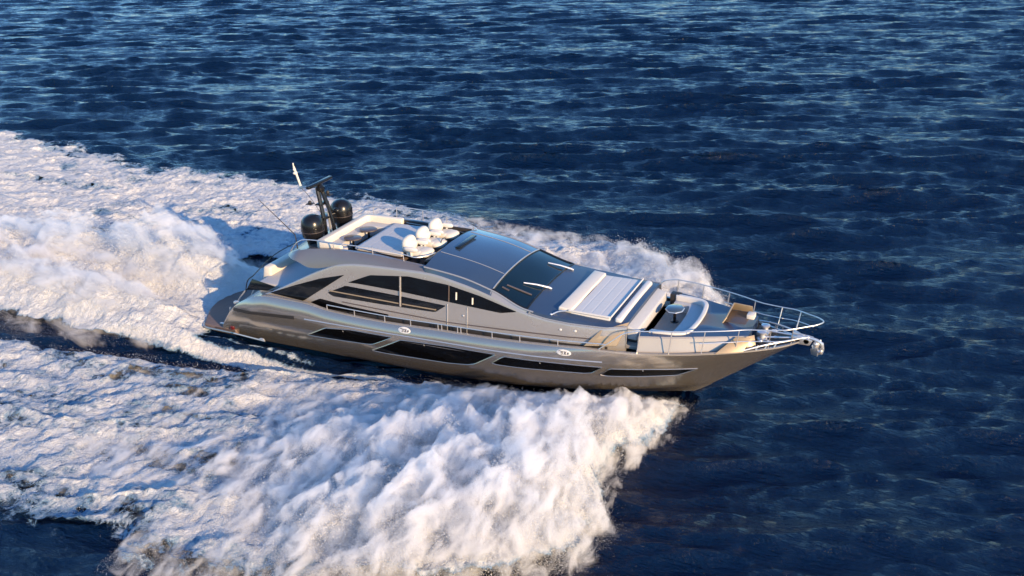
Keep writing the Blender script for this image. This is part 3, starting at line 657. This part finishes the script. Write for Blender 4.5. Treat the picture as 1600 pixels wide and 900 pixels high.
def spray_h(x, y):
    """height of the thrown spray above the water"""
    a = np.abs(y); st = y < 0
    lead = np.where(st, lin(LEAD_S, a), lin(LEAD_P, a))
    hull = np.interp(x, [0, 12, 16, 19, 21, 23, 24], [2.9, 2.9, 2.75, 2.3, 1.7, .6, .0])
    s = np.clip(a-hull, 0, 30); d = lead-x + (.9*fbm(x/1.6, y/1.0, 35, 3)-.25)*np.clip(s, 0, 1)
    prof = np.interp(s, [0, .5, 2, 4, 6.5, 9, 11.5, 13.5, 15], [.32, .5, .95, 1.5, 1.9, 1.9, 1.5, .8, .1])
    prof = np.where(st, prof, prof*.74)
    along = np.interp(x, [-16, -6, 2, 8, 13, 17, 21, 24], [.03, .06, .10, .22, .5, .85, 1.0, 1.0])
    yi = np.interp(x, *zip(*YIN)); along = along*np.where(x < 13, sstep(-.2, 1.6, a-yi), 1)*np.where(x < 9, sstep(-.3, 2.0, np.where(st, 15.8, 18)-a), 1)*sstep(-18, -12, x)
    H = prof*along*sstep(-.15, 1.3, d)*np.interp(d, [0, 2, 30], [.8, 1, 1])
    # streaks run outward from the hull, puffs further out
    q = billow(x/1.5+.25*a, a/3.4, 31, 4)*.55 + billow(x/3.1, a/3.1, 33, 3)*.6
    return H*np.clip(.34 + .95*q + .35*fbm(x/4.2, y/4.2, 37, 2), .04, 1.7), H
def plume_h(x, y):
    hA = np.interp(x+.7, [-40, -24, -16, -10, -5, -2, .3], [.4, 1.2, 1.6, 1.75, 1.7, 1.0, .15])*np.exp(-((y+2.5)/1.45)**2)
    hB = np.interp(x+1.3, [-45, -30, -22, -16, -13, -11, -9.5, -8, -6, -4, -2, -.5, .6, 1.4], [.5, .8, 1.2, 1.6, 2.0, 2.5, 2.3, 2.1, 2.7, 3.1, 2.9, 2.1, 1.1, .2])*np.exp(-((y-1.7)/2.1)**2)*.9
    hC = np.interp(x, [-40, -20, -8, 0], [.6, 1.1, 1.1, .2])*np.exp(-((y+.4)/3.2)**2)
    H = np.maximum(np.maximum(hA, hB), hC)*sstep(.3, -1.2, x+.12*y*y*(np.abs(y)<3)*0)
    q = billow(x/2.9, y/2.4, 41, 4, .5)*.75 + billow(x/5.0, y/3.0, 43, 3)*.4
    return H*np.clip(.42 + .8*q, .04, 1.6), H

def axis(parts):
    out = []
    for a, c, h0, h1 in parts:
        x = a
        while x < c - 1e-6:
            out.append(x); x += h0 + (h1-h0)*(x-a)/(c-a)
    out.append(parts[-1][1]); return np.array(out)
def height_mesh(name, X, Yv, Z, keep, attrs, material):
    nx, ny = X.shape; idx = np.arange(nx*ny).reshape(nx, ny)
    q = np.stack([idx[:-1,:-1], idx[1:,:-1], idx[1:,1:], idx[:-1,1:]], -1).reshape(-1, 4)
    if keep is not None:
        k = keep.reshape(-1)[q].any(1); q = q[k]
    used, inv = np.unique(q, return_inverse=True); q = inv.reshape(-1, 4)
    co = np.stack([X, Yv, Z], -1).reshape(-1, 3)[used]
    me = bpy.data.meshes.new(name); me.vertices.add(len(co)); me.vertices.foreach_set("co", co.astype(np.float32).ravel())
    me.loops.add(q.size); me.loops.foreach_set("vertex_index", q.astype(np.int32).ravel())
    me.polygons.add(len(q)); me.polygons.foreach_set("loop_start", np.arange(0, q.size, 4, dtype=np.int32)); me.polygons.foreach_set("loop_total", np.full(len(q), 4, np.int32))
    me.polygons.foreach_set("use_smooth", np.ones(len(q), bool))
    for nm, v in attrs.items():
        at = me.attributes.new(nm, 'FLOAT', 'POINT'); at.data.foreach_set("value", v.reshape(-1)[used].astype(np.float32))
    me.update(); me.validate(); me.materials.append(material)
    o = bpy.data.objects.new(name, me); COL.objects.link(o); return o

# ---- water
def water_mat():
    m = bpy.data.materials.new("sea_water"); m.use_nodes = True; nt = m.node_tree; b = nt.nodes["Principled BSDF"]; L = nt.links.new
    b.inputs["Base Color"].default_value = (.0006, .0068, .028, 1); b.inputs["Roughness"].default_value = .085; b.inputs["IOR"].default_value = 1.333
    tc = nt.nodes.new("ShaderNodeTexCoord")
    def tex(scale, detail, stretch, rot):
        mp = nt.nodes.new("ShaderNodeMapping"); mp.inputs["Scale"].default_value = stretch; mp.inputs["Rotation"].default_value = (0, 0, rot)
        n = nt.nodes.new("ShaderNodeTexNoise"); n.inputs["Scale"].default_value = scale; n.inputs["Detail"].default_value = detail; n.inputs["Roughness"].default_value = .6
        L(tc.outputs["Object"], mp.inputs[0]); L(mp.outputs[0], n.inputs["Vector"]); return n
    n1 = tex(1.9, 6, (.38, 1.5, 1), -_wd+math.pi/2); n2 = tex(4.0, 5, (.55, 1.3, 1), -_wd+math.pi/2+.3)
    b1 = nt.nodes.new("ShaderNodeBump"); b1.inputs["Distance"].default_value = .25; b1.inputs["Strength"].default_value = .9
    b2 = nt.nodes.new("ShaderNodeBump"); b2.inputs["Distance"].default_value = .16; b2.inputs["Strength"].default_value = 1.0
    L(n1.outputs["Fac"], b1.inputs["Height"]); L(n2.outputs["Fac"], b2.inputs["Height"]); L(b1.outputs[0], b2.inputs["Normal"]); L(b2.outputs[0], b.inputs["Normal"])
    return m
ax = axis([(-9000,-2000,1500,800),(-2000,-300,300,40),(-300,-130,20,2),(-130,-24,.42,.25),(-24,38,.14,.14),(38,90,.3,4),(90,400,8,60),(400,9000,200,1500)])
ay = axis([(-9000,-2000,1500,800),(-2000,-200,300,20),(-200,-60,20,1.5),(-60,-22,.8,.25),(-22,30,.14,.2),(30,150,.2,.5),(150,400,1,12),(400,2000,25,200),(2000,9000,400,1500)])
gx, gy = np.meshgrid(ax, ay, indexing='ij')
hx = np.gradient(ax)[:, None]*np.ones_like(gy); hy = np.gradient(ay)[None, :]*np.ones_like(gx)
X, Yv, Z = sea_xyz(gx, gy, np.maximum(hx, hy))
fm, wm, stn = wake_mask(gx, gy)
calm = 1 - .6*np.clip(wm+stn, 0, 1)*((np.abs(gy) < 30) & (gx < 26) & (gx > -90))
a_ = np.abs(gy); trough = np.interp(gx, [-14, -4, 2, 12, 18], [0, .45, .6, .25, 0])*np.exp(-((a_-np.interp(gx, [-14, 0, 12], [6, 4.9, 3.2]))/np.interp(gx, [-14, 0, 12], [1.3, 1.0, .5]))**2)
under = ((gx > 2) & (gx < 23.5) & (a_ < np.interp(gx, [2, 14, 20, 23.5], [2.7, 2.7, 1.9, .2])))
Zs = Z*calm - trough - .45*under
sea = height_mesh("sea", X, Yv, Zs, None, {}, water_mat()); sea['kind'] = 'structure'
print("sea verts", len(sea.data.vertices))

# ---- foam lying on the water
def foam_mat():
    m = bpy.data.materials.new("sea_foam"); m.use_nodes = True; nt = m.node_tree; b = nt.nodes["Principled BSDF"]; L = nt.links.new; out = nt.nodes["Material Output"]
    b.inputs["Roughness"].default_value = .65; b.inputs["Specular IOR Level"].default_value = .25
    tc = nt.nodes.new("ShaderNodeTexCoord")
    def tex(scale, detail, rough=.6, dist=.6):
        n = nt.nodes.new("ShaderNodeTexNoise"); n.inputs["Scale"].default_value = scale; n.inputs["Detail"].default_value = detail; n.inputs["Roughness"].default_value = rough; n.inputs["Distortion"].default_value = dist
        L(tc.outputs["Object"], n.inputs["Vector"]); return n
    def math_(op, a, c):
        n = nt.nodes.new("ShaderNodeMath"); n.operation = op
        for k, v in enumerate((a, c)):
            if isinstance(v, (int, float)): n.inputs[k].default_value = v
            else: L(v, n.inputs[k])
        return n.outputs[0]
    def ramp(v, a, c, lo=0., hi=1.):
        r = nt.nodes.new("ShaderNodeMapRange"); r.interpolation_type = 'SMOOTHSTEP'
        for k, q in zip((1, 2, 3, 4), (a, c, lo, hi)): r.inputs[k].default_value = q
        L(v, r.inputs[0]); return r.outputs[0]
    n1 = tex(1.3, 9, .62); n2 = tex(3.6, 8, .68); n3 = tex(.45, 5, .6)
    # lace: bubbles gather along the borders of irregular cells
    wob = nt.nodes.new("ShaderNodeVectorMath"); wob.operation = 'MULTIPLY_ADD'; nw = tex(1.6, 4); L(nw.outputs["Color"], wob.inputs[0]); wob.inputs[1].default_value = (.9, .9, .9); L(tc.outputs["Object"], wob.inputs[2])
    vo = nt.nodes.new("ShaderNodeTexVoronoi"); vo.feature = 'DISTANCE_TO_EDGE'; vo.inputs["Scale"].default_value = 1.5; L(wob.outputs[0], vo.inputs["Vector"])
    vo2 = nt.nodes.new("ShaderNodeTexVoronoi"); vo2.feature = 'DISTANCE_TO_EDGE'; vo2.inputs["Scale"].default_value = 4.2; L(wob.outputs[0], vo2.inputs["Vector"])
    cells = math_('ADD', math_('MULTIPLY', vo.outputs[0], .75), math_('MULTIPLY', vo2.outputs[0], .5))
    thr = math_('ADD', math_('MULTIPLY', n1.outputs["Fac"], .80), math_('MULTIPLY', cells, .75))
    at = nt.nodes.new("ShaderNodeAttribute"); at.attribute_name = "foam"
    d = math_('SUBTRACT', math_('ADD', math_('MULTIPLY', at.outputs["Fac"], 1.25), -.12), thr)
    cov = ramp(d, -.14, .12)
    # thick foam is white, thin aerated water is blue
    thick = ramp(math_('ADD', d, math_('ADD', math_('MULTIPLY', n2.outputs["Fac"], .65), math_('MULTIPLY', n3.outputs["Fac"], .75))), .62, 1.16)
    mx0 = nt.nodes.new("ShaderNodeMix"); mx0.data_type = 'RGBA'; mx0.inputs[6].default_value = (.13, .23, .34, 1); mx0.inputs[7].default_value = (.55, .56, .57, 1); L(thick, mx0.inputs[0]); L(mx0.outputs[2], b.inputs["Base Color"])
    bp = nt.nodes.new("ShaderNodeBump"); bp.inputs["Distance"].default_value = .24; bp.inputs["Strength"].default_value = 1.0; L(n2.outputs["Fac"], bp.inputs["Height"]); L(bp.outputs[0], b.inputs["Normal"])
    tr = nt.nodes.new("ShaderNodeBsdfTransparent"); mx = nt.nodes.new("ShaderNodeMixShader")
    L(cov, mx.inputs[0]); L(tr.outputs[0], mx.inputs[1]); L(b.outputs[0], mx.inputs[2]); L(mx.outputs[0], out.inputs["Surface"])
    return m
fx = axis([(-62,-24,.4,.16),(-24,25,.12,.12)]); fy = axis([(-20,20,.12,.12),(20,26,.12,.2)])
gx, gy = np.meshgrid(fx, fy, indexing='ij')
X, Yv, Z = sea_xyz(gx, gy, np.full_like(gx, .2))
fm, wm, stn = wake_mask(gx, gy); sh, shenv = spray_h(gx, gy); ph, phenv = plume_h(gx, gy)
calm = 1 - .6*np.clip(wm+stn, 0, 1); a_ = np.abs(gy)
trough = np.interp(gx, [-14, -4, 2, 12, 18], [0, .45, .6, .25, 0])*np.exp(-((a_-np.interp(gx, [-14, 0, 12], [6, 4.9, 3.2]))/np.interp(gx, [-14, 0, 12], [1.3, 1.0, .5]))**2)
lump = .32*np.clip(billow(gx/1.5, gy/1.2, 51, 5, .62)+.1, -.2, 1) + .13*billow(gx/.62, gy/.5, 52, 3, .6) + .25*fbm(gx/3.5, gy/2.6, 53, 2)
lump = lump*np.clip(wm*1.0+stn, 0, 1)
hullclear = np.where((gx > 2) & (gx < 24), sstep(-.1, .6, a_-np.interp(gx, [2, 14, 19, 22, 24], [3.1, 3.05, 2.7, 1.6, .1])), 1)
Zf = Z*calm - trough + .025 + lump*hullclear + np.maximum(.5*sh*hullclear, .62*ph)
cover = np.clip(np.maximum(fm, np.maximum(.9*sstep(.75, 1.5, shenv), sstep(.15, .6, phenv))), 0, 1)
inside = (gx > 1.6) & (gx < 23.6) & (a_ < np.interp(gx, [1.6, 14, 20, 23.6], [2.4, 2.4, 1.7, .1]))
foam = height_mesh("wake_foam", X, Yv, Zf, (cover > .03) & ~inside, {"foam": cover}, foam_mat())
foam['kind'] = 'stuff'; foam['label'] = "white churned foam of the wake spread over the water around the yacht"; foam['category'] = "foam"
print("foam verts", len(foam.data.vertices))

# ---- flying spray: clouds of droplets, each droplet a small leaf of water
def droplet_mat():
    m = bpy.data.materials.new("white_spray"); m.use_nodes = True; nt = m.node_tree; out = nt.nodes["Material Output"]; nt.nodes.remove(nt.nodes["Principled BSDF"])
    d = nt.nodes.new("ShaderNodeBsdfDiffuse"); t = nt.nodes.new("ShaderNodeBsdfTranslucent"); mx = nt.nodes.new("ShaderNodeMixShader"); mx.inputs[0].default_value = .42
    for n in (d, t): n.inputs["Color"].default_value = (.66, .665, .67, 1)
    nt.links.new(d.outputs[0], mx.inputs[1]); nt.links.new(t.outputs[0], mx.inputs[2]); nt.links.new(mx.outputs[0], out.inputs["Surface"]); return m
DM = droplet_mat()
def droplets(name, P, size, label):
    n = len(P); r = RNG
    u = r.normal(size=(n, 3)); u /= np.linalg.norm(u, axis=1)[:, None]; w = np.cross(u, r.normal(size=(n, 3))); w /= np.linalg.norm(w, axis=1)[:, None]; v = np.cross(u, w)
    tri = np.stack([P + size[:, None]*(w*math.cos(a)+v*math.sin(a)) for a in (0, 2.094, 4.189)], 1).reshape(-1, 3)
    me = bpy.data.meshes.new(name); me.vertices.add(3*n); me.vertices.foreach_set("co", tri.astype(np.float32).ravel())
    me.loops.add(3*n); me.loops.foreach_set("vertex_index", np.arange(3*n, dtype=np.int32))
    me.polygons.add(n); me.polygons.foreach_set("loop_start", np.arange(0, 3*n, 3, dtype=np.int32)); me.polygons.foreach_set("loop_total", np.full(n, 3, np.int32))
    me.update(); me.validate(); me.materials.append(DM)
    o = bpy.data.objects.new(name, me); COL.objects.link(o); o['kind'] = 'stuff'; o['label'] = label; o['category'] = "spray"; return o
def scatter(n, x0, x1, y0, y1, fn, env_pow=.6, shell=.45, loft=.0):
    """n droplets under the surface fn, denser where it is high"""
    out = []
    got = 0
    while got < n:
        x = RNG.uniform(x0, x1, n); y = RNG.uniform(y0, y1, n)
        h, env = fn(x, y); keep = RNG.random(n) < np.clip(env, 0, 1.2)**env_pow*np.clip(.25+.9*h/np.maximum(env, .05), 0, 1.3)/1.4
        keep &= env > .04
        x, y, h, env = x[keep], y[keep], h[keep], env[keep]
        e = RNG.exponential(shell, len(x)); up = (RNG.random(len(x)) < .25)*RNG.exponential(.16, len(x))*np.clip(env, .2, 2)
        z = h*np.clip(1.03-e, .0, 1.1) + up + .05 + RNG.normal(size=len(x))*.03
        p = np.stack([x+RNG.normal(size=len(x))*.06, y+RNG.normal(size=len(x))*.06, z], 1)
        out.append(p); got += len(p)
    return np.concatenate(out)[:n]
def clear_hull(P):
    a = np.abs(P[:, 1]); lim = np.interp(P[:, 0], [1.4, 1.7, 14, 19, 21, 23, 24.3], [2.75, 3.1, 3.1, 2.85, 2.2, 1.0, .12]) + .22*np.clip(P[:, 2]-.4, 0, 2)
    ok = ~((P[:, 0] > 1.2) & (P[:, 0] < 24.3) & (a < lim)); ok &= ~((P[:, 0] > -.9) & (P[:, 0] < 2.6) & (a < 2.9) & (P[:, 2] < 1.2) & (P[:, 0] > -.8+.23*a*a)); ok &= ~((P[:, 0] > 1.5) & (P[:, 0] < 24.6) & (P[:, 2] > .5+.8*np.clip(a-lim, 0, 9))); return P[ok]
def puffs(n, x0, x1, y0, y1, fn, rmin, rmax, per):
    """rounded bursts of droplets standing in the spray"""
    C = scatter(n, x0, x1, y0, y1, fn, 1.0, .25); out = []
    R = rmin + (rmax-rmin)*RNG.random(n)**2.2
    for c, r in zip(C, R):
        k = max(40, int(per*r*r)); d = RNG.normal(size=(k, 3)); d /= np.linalg.norm(d, axis=1)[:, None]
        q = RNG.random(k)**.45*(1 + .28*fbm(d[:, 0]*1.7+c[0], d[:, 1]*1.7+d[:, 2]*1.3+c[1], 61, 3))
        out.append(c + d*(q*r)[:, None]*np.array([1.1, 1.0, .85]))
    P = np.concatenate(out); return P[P[:, 2] > -.1]
def sizes(P, m, fn):
    """fine at the thin edges, coarser in the thick of it"""
    e = fn(P[:, 0], P[:, 1])[1]; f = .5 + .5*sstep(.2, 1.0, e)*(P[:, 2] < 1.6*e+.2)
    return np.clip(RNG.lognormal(math.log(m), .33, len(P))*f, .007, m*2.0)
def spread(P, s): return P + RNG.normal(size=P.shape)*s*RNG.random((len(P), 1))**3
Z0 = np.empty((0, 3))
P = clear_hull(np.concatenate([scatter(420000, 4, 24.5, -18.5, 0, spray_h), puffs(180, 11, 24, -17, -2.5, spray_h, .25, 1.0, 1300), spread(scatter(110000, 9, 24.5, -18.5, -1, spray_h), .8)]))
droplets("bow_spray", P, sizes(P, .014, spray_h), "big sunlit sheet of white spray thrown out beside the starboard bow")
P = clear_hull(np.concatenate([scatter(80000, 4, 24.5, 0, 18, spray_h), puffs(120, 8, 23.5, 2.5, 16, spray_h, .25, .9, 1000), spread(scatter(25000, 9, 24.5, 1, 18, spray_h), .5)]))
droplets("bow_spray", P, sizes(P, .015, spray_h), "shaded white spray thrown up on the far side beyond the yacht")
P = clear_hull(np.concatenate([scatter(130000, -34, 1.8, -6.5, 8, plume_h), puffs(260, -28, 1.2, -4.5, 6, plume_h, .4, 1.5, 700), spread(scatter(40000, -30, 1.8, -3, 7, plume_h), .4)]))
droplets("stern_spray", P, sizes(P, .015, plume_h), "tall white plume of spray boiling up behind the stern")
def foam_top(x, y):
    m, _, _ = wake_mask(x, y); return np.full_like(x, .22)*m, m*.6
P = clear_hull(scatter(90000, -14, 22, -17, -4, foam_top)); P = P[wake_mask(P[:, 0], P[:, 1])[0] > .55]; P[:, 2] += .12 + .2*np.clip(billow(P[:, 0]/1.5, P[:, 1]/1.2, 51, 5, .62), -.3, 1)
droplets("foam_froth", P, sizes(P, .018, foam_top), "fine white froth tossed up from the near side of the wake")
# ---- soft mist hanging in the spray: closed bodies of even, white, thin vapour
def mist(name, fn, parts_x, parts_y, gain, dens, label, lim, wisp=(.9, .9, .9)):
    ax_, ay_ = axis(parts_x), axis(parts_y); gx, gy = np.meshgrid(ax_, ay_, indexing='ij')
    h, env = fn(gx, gy)
    a = np.abs(gy); hc = np.where((gx > 1.6) & (gx < 24.2), sstep(.1, .9, a-np.interp(gx, [1.6, 14, 19, 22, 24.2], [3.1, 3.05, 2.7, 1.6, .1])), 1)
    hc = hc*np.where((gx > -1.2) & (gx <= 1.8), sstep(2.6, 3.4, a) + (gx < -.8+.0*a)*0, 1)
    h = h*gain*hc; keep = h > lim
    # drop cells that stand alone at the border so that the body closes cleanly
    q = keep[:-1,:-1] & keep[1:,:-1] & keep[1:,1:] & keep[:-1,1:]
    used = np.zeros_like(keep); used[:-1,:-1] |= q; used[1:,:-1] |= q; used[1:,1:] |= q; used[:-1,1:] |= q
    idx = -np.ones(keep.shape, int); n = used.sum(); idx[used] = np.arange(n)
    top = np.stack([gx[used], gy[used], h[used]+.05], -1); bot = top.copy(); bot[:, 2] = -.6
    i, j = np.nonzero(q); T = np.stack([idx[i,j], idx[i+1,j], idx[i+1,j+1], idx[i,j+1]], -1)
    F = [T, T[:, ::-1]+n]
    qp = np.pad(q, 1)
    for di, dj, (p0, p1) in ((0,-1,((0,0),(1,0))), (1,0,((1,0),(1,1))), (0,1,((1,1),(0,1))), (-1,0,((0,1),(0,0)))):
        e = q & ~qp[1+di:1+di+q.shape[0], 1+dj:1+dj+q.shape[1]]; i, j = np.nonzero(e)
        A, B = idx[i+p0[0], j+p0[1]], idx[i+p1[0], j+p1[1]]; F.append(np.stack([B, A, A+n, B+n], -1))
    F = np.concatenate(F); co = np.concatenate([top, bot])
    me = bpy.data.meshes.new(name); me.vertices.add(len(co)); me.vertices.foreach_set("co", co.astype(np.float32).ravel())
    me.loops.add(F.size); me.loops.foreach_set("vertex_index", F.astype(np.int32).ravel())
    me.polygons.add(len(F)); me.polygons.foreach_set("loop_start", np.arange(0, F.size, 4, dtype=np.int32)); me.polygons.foreach_set("loop_total", np.full(len(F), 4, np.int32))
    me.update(); me.validate()
    m = bpy.data.materials.new("mist"); m.use_nodes = True; nt = m.node_tree; nt.nodes.remove(nt.nodes["Principled BSDF"])
    v = nt.nodes.new("ShaderNodeVolumePrincipled"); v.inputs["Color"].default_value = (.93,.93,.935,1); v.inputs["Density"].default_value = dens; v.inputs["Anisotropy"].default_value = .0
    # torn into wisps: uneven density through the body
    tc = nt.nodes.new("ShaderNodeTexCoord"); mp = nt.nodes.new("ShaderNodeMapping"); mp.inputs["Scale"].default_value = wisp; nt.links.new(tc.outputs["Object"], mp.inputs[0])
    nz = nt.nodes.new("ShaderNodeTexNoise"); nz.inputs["Scale"].default_value = 1.0; nz.inputs["Detail"].default_value = 8; nz.inputs["Roughness"].default_value = .68; nz.inputs["Distortion"].default_value = .5; nt.links.new(mp.outputs[0], nz.inputs["Vector"])
    r = nt.nodes.new("ShaderNodeMapRange"); r.interpolation_type = 'SMOOTHSTEP'
    for k, q in zip((1, 2, 3, 4), (.45, .74, .0, dens)): r.inputs[k].default_value = q
    nt.links.new(nz.outputs["Fac"], r.inputs[0]); nt.links.new(r.outputs[0], v.inputs["Density"])
    nt.links.new(v.outputs[0], nt.nodes["Material Output"].inputs["Volume"]); me.materials.append(m)
    o = bpy.data.objects.new(name, me); COL.objects.link(o); o['kind'] = 'stuff'; o['label'] = label; o['category'] = "mist"; return o
mist("spray_mist", spray_h, [(-17.9,8,.16,.12),(8,24.4,.1,.1)], [(-17.8,-.3,.1,.1)], 1.5, 7.0, "pale mist hanging over the sheet of spray at the starboard bow", .09, (1.6, .7, 1.2))
mist("spray_mist", spray_h, [(-17.9,6,.22,.16),(6,24.4,.13,.13)], [(.3,17,.13,.13)], 1.15, 3.0, "pale mist hanging over the spray beyond the yacht", .09)
mist("spray_mist", plume_h, [(-34,1.6,.15,.12)], [(-6.5,8,.12,.12)], 1.35, 4.2, "pale mist hanging over the plume behind the stern", .09, (.42, .9, .8))
scene.cycles.volume_bounces = 8

scene.cycles.volume_step_rate = .09; scene.cycles.volume_max_steps = 256
